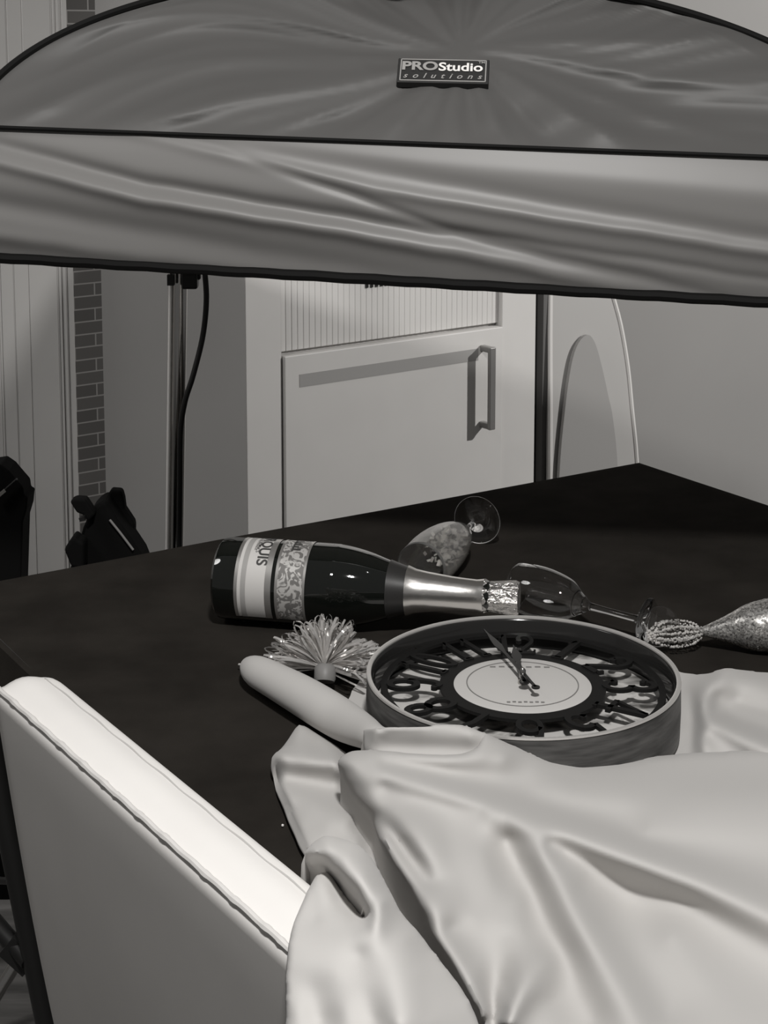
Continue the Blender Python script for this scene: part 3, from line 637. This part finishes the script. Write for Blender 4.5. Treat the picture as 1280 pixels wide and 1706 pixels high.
# tinsel inside
mb = MB(); rnd = random.Random(5)
for k in range(150):
    c_ = Vector((rnd.uniform(-.017, .017), rnd.uniform(-.017, .017), rnd.uniform(.075, .135))); d1 = Vector([rnd.uniform(-1, 1) for _ in range(3)]).normalized()*rnd.uniform(.002, .0045); d2 = d1.cross(Vector([rnd.uniform(-1, 1) for _ in range(3)])).normalized()*.0018
    mb.add([c_ - d1 - d2, c_ + d1 - d2, c_ + d1 + d2, c_ - d1 + d2], [(0, 1, 2, 3)])
mb.obj('silver_tinsel', mat('tinsel_flakes', .9, .35, .35, spec=1), g1, kind='stuff')
fc2 = px(1080, 1036, TZ + .024); mc2 = px(862, 978, TZ + .029)
g2 = flute(fc2, mc2 - fc2, (mc2 - fc2).length, (.029), .0245, .068, 'champagne_flute', 'clear empty flute lying on its side behind the clock rim', 'glass')
# ------------------------------------------------------------------ glitter ornament with beads
o0 = px(1172, 1052, TZ + .018); o1 = px(1420, 1030, TZ + .036)
orn = thing('glitter_flute', o0, 'silver glitter covered flute with a beaded stem and clear foot, lying at the right edge', 'glass', frame(o0, o1 - o0, (0, 0, 1)))
OL = (o1 - o0).length
pr_ = [(.004, -.004), (.0055, .002), (.009, .012), (.016, .030), (.0225, .045), (.026, .060), (.0275, .075), (.027, OL*.75), (.02, OL*.92), (.001, OL)]
mb = MB().lathe(smoothprof(pr_, 6), 64); mb.v = [(x*(1 + random.uniform(-.02, .02)), y*(1 + random.uniform(-.02, .02)), z) for x, y, z in mb.v]
mb.obj('glitter_bowl', 'glitter', orn, smooth=True)
bm_ = bmesh.new(); bmesh.ops.create_icosphere(bm_, subdivisions=1, radius=1); ICOV = [v.co.copy() for v in bm_.verts]; ICOF = [tuple(v.index for v in f.verts) for f in bm_.faces]; bm_.free()
bd0 = px(1172, 1052, TZ + .016); bd1 = px(1082, 1060, TZ + .016)
mb = MB(); rnd = random.Random(11)
for k in range(15):
    q = 2*pi*k/15; rr_ = .016 if k % 2 else .009
    n_ = 26
    for i in range(n_ + 1):
        f = i/n_; env = sin(pi*min(1, f*.93 + .02))**.7
        p = bd0.lerp(bd1, f); sd = (bd1 - bd0).cross(Vector((0, 0, 1))).normalized()
        p = p + sd*cos(q)*rr_*1.3*env + Vector((0, 0, 1))*(sin(q)*rr_*.8*env) + Vector((rnd.uniform(-1, 1), rnd.uniform(-1, 1), rnd.uniform(-1, 1)))*.0008
        p.z = max(p.z, TZ + .002); r_ = .0013*rnd.uniform(.6, 1.4); mb.add([p + v*r_ for v in ICOV], ICOF)
mb.obj('beaded_stem', mat('clear_bead', .85, .12, .45, spec=1), orn, local=False, kind='stuff')
fcn = px(1100, 1044, TZ + .021); fm = frame(fcn, Vector((-.45, -.72, .52)), (0, 0, 1))
mb = MB().lathe([(0, 0), (.0200, 0), (.0215, .0008), (.0215, .0024), (.0195, .0028), (.010, .0024), (.004, .005), (0, .005)], 48); mb.v = [tuple(fm @ Vector(v)) for v in mb.v]
mb.obj('foot', 'glass', orn, local=False, smooth=True, sharp=60)
# ------------------------------------------------------------------ ribbon pom
pc = px(540, 1120, TZ + .012)
pom = thing('ribbon_pompom', (pc.x, pc.y, TZ), 'shiny clear looped ribbon pompom between the bottle and the clock', 'decoration')
cl = px(541, 1136, TZ + .014)
mb = MB().lathe([(0, 0), (.0095, 0), (.0105, .003), (.0105, .013), (.008, .016), (0, .016)], 28); mm = frame(cl, (px(545, 1060, TZ + .05) - cl), (1, 0, 0)); mb.v = [tuple(mm @ Vector(v)) for v in mb.v]
mb.obj('clip', 'clipg', pom, local=False, smooth=True, label='small grey plastic clip holding the ribbon loops')
rnd = random.Random(21); ctrp = px(540, 1112, TZ + .016)
stuffr = MB()
for k in range(210):
    az = rnd.uniform(-10, 190); el = rnd.uniform(2, 75) if k % 3 else rnd.uniform(-2, 30)
    d = Vector((cos(radians(az))*cos(radians(el)), sin(radians(az))*cos(radians(el))*.9, sin(radians(el))))
    if k > 190: d = Vector((rnd.uniform(.3, .9), rnd.uniform(-.75, .1), rnd.uniform(.05, .5))).normalized()
    L_ = rnd.uniform(.048, .068)*(1 - .12*abs(sin(radians(el)))); sd = d.cross(Vector([rnd.uniform(-1, 1) for _ in range(3)])).normalized(); wd = d.cross(sd)*rnd.uniform(.0008, .0017)
    pts = []; wl = rnd.uniform(.004, .010)
    for i in range(15):
        q = 2*pi*i/14; pts.append(ctrp + d*(L_*(1 - cos(q))/2) + sd*(wl*sin(q)*(.45 + .55*(1 - cos(q))/2)) + Vector((0, 0, -.008*((1 - cos(q))/2)**2)))
    vs = []
    for p in pts:
        p = Vector((p.x, p.y, max(p.z, TZ + .003))); vs += [p - wd, p + wd]
    if 60 < k < 172: stuffr.add(vs, [(2*i, 2*i + 1, 2*i + 3, 2*i + 2) for i in range(14)]); continue
    MB().add(vs, [(2*i, 2*i + 1, 2*i + 3, 2*i + 2) for i in range(14)]).obj('ribbon_loop', 'plastic', pom, local=False, smooth=True, sharp=80)
stuffr.obj('ribbon_loops', 'plastic', pom, local=False, smooth=True, sharp=80, kind='stuff')
# ------------------------------------------------------------------ draped grey cloth
def tps_fit(pts):
    P = np.array([(a/100, b/100) for a, b, _ in pts]); H = np.array([c for *_, c in pts])
    n = len(P); d = np.linalg.norm(P[:, None] - P[None], axis=2); K = np.where(d > 0, d*d*np.log(d + 1e-12), 0) + np.eye(n)*.0012
    Q = np.hstack([np.ones((n, 1)), P]); Amat = np.zeros((n + 3, n + 3)); Amat[:n, :n] = K; Amat[:n, n:] = Q; Amat[n:, :n] = Q.T
    sol = np.linalg.solve(Amat, np.concatenate([H, np.zeros(3)])); return P, sol
def tps_eval(fit, x, y):
    P, s = fit; x = np.asarray(x)/100; y = np.asarray(y)/100
    d = np.sqrt((x[:, None] - P[None, :, 0])**2 + (y[:, None] - P[None, :, 1])**2); K = np.where(d > 0, d*d*np.log(d + 1e-12), 0)
    n = len(P); return K @ s[:n] + s[n] + s[n + 1]*x + s[n + 2]*y
def dens(poly, step=5):
    out_ = []
    for i in range(len(poly)):
        a, b = poly[i], poly[(i + 1) % len(poly)]; L_ = math.hypot(b[0] - a[0], b[1] - a[1]); k = max(1, int(L_/step))
        for j in range(k): f = j/k; out_.append((a[0] + (b[0] - a[0])*f, a[1] + (b[1] - a[1])*f))
    return out_
def inside(x, y, P):
    c = np.zeros(len(x), bool); n = len(P)
    for i in range(n):
        x1, y1 = P[i]; x2, y2 = P[(i + 1) % n]
        if y1 == y2: continue
        cnd = ((y1 > y) != (y2 > y)) & (x < (x2 - x1)*(y - y1)/(y2 - y1) + x1); c ^= cnd
    return c
CLOTH = MB()
def sheet(outline, ctrl, step=5, drop=None, curl=.004, edge_drop=0.0, ew=10, hmin=.003, smooth_out=True):
    o2 = [(p[0], p[1]) for p in outline]
    if smooth_out:
        oo = [(v.x, v.y) for v in cr([(a, b, 0) for a, b in o2 + [o2[0]]], 5)][:-1]
    else: oo = o2
    O = dens(oo, step)
    xs = np.arange(min(p[0] for p in O), max(p[0] for p in O), step); ys = np.arange(min(p[1] for p in O), max(p[1] for p in O), step)
    gx, gy = np.meshgrid(xs, ys); gx = gx.astype(float); gx[1::2] += step/2; gx = gx.ravel(); gy = gy.ravel()
    OA = np.array(O); m = inside(gx, gy, O); gx, gy = gx[m], gy[m]
    dmin = np.full(len(gx), 1e9)
    for a in O: dmin = np.minimum(dmin, np.hypot(gx - a[0], gy - a[1]))
    k = dmin > step*.55; gx, gy, dmin = gx[k], gy[k], dmin[k]
    V2 = [Vector(p) for p in O] + [Vector((a, b)) for a, b in zip(gx, gy)]; n = len(O)
    r = geometry.delaunay_2d_cdt(V2, [(i, (i + 1) % n) for i in range(n)], [], 1, 1e-4)
    vv, fs = r[0], r[2]; X = np.array([v.x for v in vv]); Y = np.array([v.y for v in vv])
    cp = []
    for c_ in [list(outline) + [outline[0]]] + list(ctrl):
        if isinstance(c_, tuple): cp.append(c_); continue
        for a, b in zip(c_[:-1], c_[1:]):
            k = max(1, int(math.hypot(b[0] - a[0], b[1] - a[1])/11)); cp += [tuple(a[q] + (b[q] - a[q])*i/k for q in range(3)) for i in range(k)]
        cp.append(c_[-1])
    fit = tps_fit([(p[0], p[1], p[2]/100) for p in cp]); Hh = tps_eval(fit, X, Y)
    dm = np.full(len(X), 1e9)
    for a in O: dm = np.minimum(dm, np.hypot(X - a[0], Y - a[1]))
    Hh = Hh - edge_drop*np.clip(1 - dm/ew, 0, 1)**2
    Hh = np.maximum(Hh, hmin) if hmin is not None else Hh
    W = [px(float(a), float(b), TZ + float(h)) for a, b, h in zip(X, Y, Hh)]
    k0 = len(CLOTH.v); CLOTH.add(W, [tuple(f) for f in fs])
    # hanging hem: from the outline down towards what lies below
    key = {}
    for i, v in enumerate(vv): key[(round(v.x, 2), round(v.y, 2))] = i
    idx = [key.get((round(a, 2), round(b, 2))) for a, b in O]; idx = [i for i in idx if i is not None]
    cen = sum((W[i] for i in idx), Vector())/len(idx)
    ringp = [W[i] for i in idx]; N_ = len(ringp); rows = [list(k0 + i for i in idx)]
    for (fo_, fd) in ((.6, .15), (.8, .5), (.3, 1)):
        vs_ = []
        for i in range(N_):
            t_ = ringp[(i + 1) % N_] - ringp[i - 1]; nn = Vector((t_.y, -t_.x, 0)); nn = nn.normalized() if nn.length > 1e-9 else Vector((0, 0, 0))
            if nn.dot(ringp[i] - cen) < 0 and False: nn = -nn
            low = hmin + TZ - .001 if drop is None else ringp[i].z - drop
            z0 = ringp[i].z; low = min(low, z0 - .001)
            vs_.append(ringp[i] + NS_*nn*curl*fo_ + Vector((0, 0, (low - z0)*fd)))
        b_ = len(CLOTH.v); CLOTH.v += [tuple(v) for v in vs_]; cur = list(range(b_, b_ + N_)); pr0 = rows[-1]
        CLOTH.f += [(pr0[i], pr0[(i + 1) % N_], cur[(i + 1) % N_], cur[i]) for i in range(N_)]; rows.append(cur)
NS_ = 1
# sheet under the clock
sheet([(585, 1150, .3), (640, 1090, .3), (760, 1060, .3), (900, 1050, .3), (1040, 1070, .3), (1120, 1112, .3), (1150, 1121, .4), (1178, 1121, 1.0), (1200, 1113, 1.8), (1220, 1112, 1.9), (1250, 1116, 1.2), (1290, 1119, .8), (1450, 1125, .5), (1450, 1290, .5), (1280, 1290, .4), (1100, 1290, .3), (900, 1290, .3), (700, 1260, .3), (610, 1225, .3), (575, 1190, .3)],
      [[(700, 1150, .25), (870, 1150, .25), (1000, 1180, .25), (1130, 1200, .3)], [(1140, 1150, .3), (1140, 1220, .3), (1120, 1250, .3)], [(1155, 1150, .8), (1158, 1200, .5), (1155, 1250, .4)],
       [(1168, 1165, 1.8), (1169, 1200, 1.9), (1168, 1245, 1.6)], [(1183, 1142, 2.2), (1205, 1128, 2.3), (1240, 1130, 1.7), (1290, 1138, 1.3), (1400, 1150, 1.2)],
       [(1195, 1163, 1.0), (1230, 1165, .4), (1290, 1185, .3), (1400, 1210, .3)], [(1192, 1188, 1.1), (1225, 1203, .9), (1285, 1224, .9)],
       [(1172, 1172, 2.1), (1180, 1192, 2.3), (1200, 1207, 2.5), (1240, 1224, 2.6), (1290, 1245, 2.7), (1400, 1285, 2.7)], [(1185, 1225, 1.9), (1230, 1245, 2.0), (1270, 1265, 1.9)]], hmin=.0022)
# main sheet
sheet([(604, 1214, 5.0), (620, 1211, 7.0), (650, 1209, 7.7), (700, 1207, 7.9), (745, 1203, 7.9), (775, 1206, 7.7), (805, 1217, 7.2), (835, 1235, 6.0), (835, 1262, 5.2), (790, 1275, 5.2), (720, 1272, 5.2), (650, 1268, 5.1), (612, 1256, 4.8), (605, 1240, 4.8)],
      [[(630, 1217, 7.1), (700, 1215, 7.5), (750, 1212, 7.6), (785, 1220, 7.4)], [(622, 1230, 6.3), (700, 1230, 6.7), (745, 1230, 6.8), (785, 1235, 6.7)], [(620, 1245, 5.5), (700, 1246, 5.8), (740, 1246, 5.9), (790, 1250, 5.9)], [(820, 1235, 6.2), (825, 1250, 5.7)]], step=4, edge_drop=.004, ew=5)
TOPR = [(604, 1216, 5.0), (620, 1211, 7.0), (650, 1209, 7.6), (700, 1207, 7.8), (745, 1203, 7.8), (775, 1206, 7.6), (805, 1216, 7.2), (840, 1232, 6.2), (880, 1250, 4.8), (920, 1262, 3.4), (970, 1268, 2.6), (1040, 1264, 2.3), (1120, 1255, 2.4), (1200, 1250, 2.6), (1290, 1248, 2.8), (1440, 1246, 2.8)]
TOPR = TOPR[6:]
sheet(TOPR + [(1440, 1800, 3.2), (1200, 1800, 3.4), (1080, 1800, 4.6), (950, 1800, 4.6), (850, 1790, 4.6), (822, 1735, 5.0), (804, 1706, 5.2), (797, 1689, 5.3), (776, 1655, 5.3), (745, 1603, 5.1), (716, 1562, 4.9), (692, 1508, 4.7), (680, 1483, 4.6), (652, 1442, 4.4), (636, 1412, 4.2), (625, 1387, 3.8), (617, 1366, 3.6), (590, 1332, 4.4), (572, 1300, 5.0), (562, 1274, 5.6), (566, 1259, 6.1), (580, 1250, 6.3), (600, 1246, 6.6), (640, 1247, 7.1), (690, 1251, 7.2), (740, 1254, 7.2), (775, 1250, 7.1), (796, 1238, 7.2)],
      [[(585, 1259, 6.9), (615, 1254, 7.2), (690, 1259, 7.5), (750, 1262, 7.4), (800, 1258, 7.1), (840, 1262, 6.4)],   # upper crest of the big fold
       [(574, 1270, 6.7), (590, 1297, 6.3), (612, 1330, 5.6), (636, 1357, 5.2)],
       [(590, 1268, 7.2), (640, 1285, 7.5), (700, 1303, 7.5), (760, 1325, 7.4), (850, 1355, 7.0), (950, 1388, 6.6), (1050, 1422, 6.2), (1150, 1460, 5.9), (1230, 1495, 5.6), (1300, 1527, 5.3), (1440, 1590, 5)],   # long diagonal crest
       [(640, 1271, 7.0), (700, 1279, 6.7), (770, 1296, 6.0), (840, 1317, 5.1), (920, 1345, 4.4), (1020, 1380, 4.1), (1120, 1415, 3.9), (1220, 1452, 3.8), (1440, 1540, 3.7)],
       [(880, 1285, 4.6), (960, 1298, 3.7), (1060, 1300, 3.3), (1150, 1298, 3.1), (1280, 1295, 3.1), (1430, 1295, 3.1)],
       [(900, 1315, 4.5), (1010, 1335, 3.9), (1100, 1330, 3.8), (1200, 1322, 3.7), (1430, 1320, 3.6)],
       [(1080, 1385, 4.0), (1180, 1390, 3.7), (1430, 1400, 3.6)],
       [(915, 1408, 6.0), (940, 1420, 5.2), (985, 1440, 4.5), (1060, 1468, 4.0), (1150, 1506, 3.6), (1280, 1572, 3.4), (1430, 1640, 3.3)],                    # trough below it
       [(640, 1312, 6.5), (680, 1330, 6.5), (740, 1340, 6.7), (800, 1350, 6.9)],
       [(840, 1362, 6.9), (872, 1380, 6.9), (900, 1402, 6.7), (925, 1450, 6.3), (947, 1505, 6.1), (975, 1555, 6.0), (1003, 1602, 5.9), (1035, 1650, 5.9), (1068, 1706, 5.9), (1110, 1790, 5.6)],   # fold running to the lower right
       [(846, 1400, 5.0), (864, 1440, 4.1), (884, 1485, 3.7), (905, 1530, 3.5), (928, 1580, 3.5), (955, 1630, 3.6), (988, 1700, 3.9)],
       [(975, 1480, 4.3), (1010, 1540, 3.9), (1060, 1610, 3.7), (1110, 1690, 3.7)], [(1120, 1560, 3.5), (1180, 1650, 3.4), (1280, 1720, 3.3)],
       [(655, 1356, 6.1), (672, 1388, 6.3), (694, 1418, 6.4), (716, 1444, 6.3), (728, 1470, 6.0)],
       [(643, 1377, 4.9), (658, 1396, 5.0), (680, 1425, 5.2), (699, 1451, 5.4), (711, 1468, 5.7)],
       [(640, 1398, 5.6), (662, 1432, 5.8), (686, 1472, 5.9), (702, 1512, 6.0), (726, 1558, 6.1), (755, 1600, 6.2), (785, 1647, 6.2), (808, 1690, 6.1)],
       [(740, 1380, 6.3), (760, 1430, 6.1), (780, 1480, 5.7), (790, 1530, 5.4)], [(800, 1420, 5.9), (825, 1480, 5.3), (840, 1540, 4.9)], [(750, 1550, 5.7), (785, 1600, 5.3)],
       [(806, 1630, 4.6), (815, 1660, 4.0), (821, 1695, 3.6), (826, 1725, 3.8)],
       [(843, 1560, 4.6), (845, 1600, 4.4), (842, 1640, 4.5)],
       [(838, 1706, 6.4), (847, 1675, 6.7), (861, 1645, 6.7), (877, 1618, 6.3), (894, 1602, 5.6), (912, 1605, 5.0)], [(870, 1700, 6.2), (890, 1670, 5.8)], [(925, 1710, 4.8), (920, 1670, 4.4)], [(865, 1500, 4.5), (870, 1560, 4.6)]], edge_drop=.006, ew=8)
# left lobe lying flat on the table
sheet([(500, 1205, 1.2), (477, 1240, 1.2), (458, 1255, 2.2), (458, 1272, 2.0), (462, 1300, .7), (467, 1318, 1.0), (477, 1338, 1.2), (485, 1360, 1.2), (496, 1384, 1.2), (509, 1412, 1.2), (540, 1450, 1), (620, 1500, 1), (690, 1600, .8), (730, 1620, .8), (700, 1520, .6), (680, 1460, .5), (660, 1400, .5), (640, 1350, .5), (620, 1310, .5), (600, 1280, .5), (560, 1245, .8), (525, 1222, 1.0)],
      [[(500, 1228, 1.6), (530, 1246, 1.7)], [(470, 1256, 3.1), (510, 1263, 3.4), (560, 1269, 3.5)], [(472, 1268, 2.9), (510, 1275, 3.0), (565, 1282, 3.0)],
       [(470, 1299, 1.3), (515, 1308, 1.25), (560, 1314, 1.2)], [(475, 1314, 1.6), (515, 1322, 1.6), (560, 1328, 1.4)], [(480, 1335, 1.6), (520, 1338, 2.0), (562, 1345, 2.0), (585, 1360, 2.0)], [(500, 1375, 1.5), (545, 1380, 2.1), (595, 1400, 1.8)],
       [(575, 1320, .4), (600, 1355, .4), (618, 1400, .4), (645, 1460, .4)], [(560, 1420, 1.3), (600, 1450, 1.2)]], edge_drop=.004, ew=8)
# lobe over the chair back
IN_ = c0.copy(); FN = CN*math.cos(radians(13)) + Vector((0, 0, 1))*(-sin(radians(13)))     # outer face normal
fp0 = cpt(0, CTH + .014, CZ)
def hface(x, y): return (pplane(x, y, fp0, FN).z - TZ)*100
HT = (CZ - TZ)*100 + .9
outC = [(506, 1434, HT - 1), (511, 1412, HT), (529, 1395, HT + .6), (549, 1389, HT + .8), (591, 1401, HT + .6), (611, 1415, HT + .2), (632, 1445, HT - .6), (652, 1483, HT - 1.2), (673, 1521, HT - 1.4), (701, 1552, HT - 1.6), (721, 1579, HT - 2), (745, 1610, HT - 2), (769, 1641, HT - 2.4), (787, 1672, HT - 2.6), (800, 1706, HT - 3), (812, 1790, HT - 3), (640, 1800, HT - 1.6), (476, 1800, HT - 3.2), (474, 1700, HT - 2.0), (474, 1640, HT - 1.0), (476, 1598, HT - .3), (480, 1565, HT), (488, 1535, HT), (508, 1487, HT), (523, 1459, HT), (533, 1451, HT), (543, 1450, HT), (553, 1456, HT - .1), (575, 1487, HT - .3), (598, 1515, HT - .4), (607, 1524, HT - .3), (604, 1511, HT + .5), (592, 1490, HT + .7), (566, 1461, HT + .8), (540, 1444, HT + .2), (516, 1441, HT - .6)]
sheet(outC, [[(520, 1418, HT + 1.2), (545, 1408, HT + 1.8), (580, 1425, HT + 2.0), (605, 1455, HT + 1.9), (621, 1490, HT + 1.7), (622, 1525, HT + 1.5), (612, 1548, HT + 1.2), (588, 1560, HT + .9), (560, 1553, HT + .6), (535, 1535, HT + .3)],
        [(545, 1470, HT + .1), (560, 1510, HT), (585, 1532, HT)], [(520, 1490, HT + .1), (525, 1530, HT + .1)],
        [(640, 1500, HT + 1.2), (650, 1560, HT + .9), (658, 1620, HT + .8), (662, 1700, HT + .5)], [(598, 1592, HT + .5), (606, 1640, HT + .1), (625, 1700, HT - .6)], [(680, 1560, HT - .1), (700, 1620, HT - .2), (720, 1700, HT - .6)], [(510, 1600, HT), (560, 1620, HT + .1)],
        [(520, 1650, HT - .9), (535, 1700, HT - 1.7)], [(575, 1680, HT - .5), (580, 1730, HT - 1.0)], [(495, 1680, HT - 1.3), (495, 1720, HT - 1.9)]], drop=.035, edge_drop=.004, ew=6, hmin=-.60)
# rolled tube end with a twisted tip
tb_ = [(398, 1107, .6, .0012), (408, 1108, .9, .0022), (416, 1110, 1.5, .010), (430, 1119, 1.9, .0158), (460, 1135, 2.1, .0175), (500, 1157, 2.2, .0190), (540, 1181, 2.2, .0195), (575, 1202, 2.3, .0185), (605, 1218, 3.2, .0150), (628, 1229, 4.4, .0110), (660, 1234, 4.8, .0080)]
tp_ = cr([(*px(a, b, TZ + h/100), r*10) for a, b, h, r in tb_][0:0] or [Vector((*px(a, b, TZ + h/100),)) for a, b, h, r in tb_], 6)
rad_ = [v.x/100 for v in cr([(r*100, 0, 0) for *_, r in tb_], 6)]
tm = MB().tube(tp_, rad_, 28, flat=.95); CLOTH.add([(x, y, max(z, TZ + .002)) for x, y, z in tm.v], tm.f)
cg = CLOTH.obj('grey_drape', 'greycloth', smooth=True, sharp=75, label='pale grey cloth crumpled in folds around the clock and over the chair back', cat='cloth')
sm = cg.modifiers.new('smooth', 'SMOOTH'); sm.factor = .5; sm.iterations = 3
# small white speck on the black cloth
mb = MB(); p = px(471, 1375, TZ + .001); mb.add([p + v*.0012 for v in ICOV], ICOF); mb.obj('confetti', 'tagwhite', label='tiny white speck of confetti on the black cloth near the chair', cat='confetti')
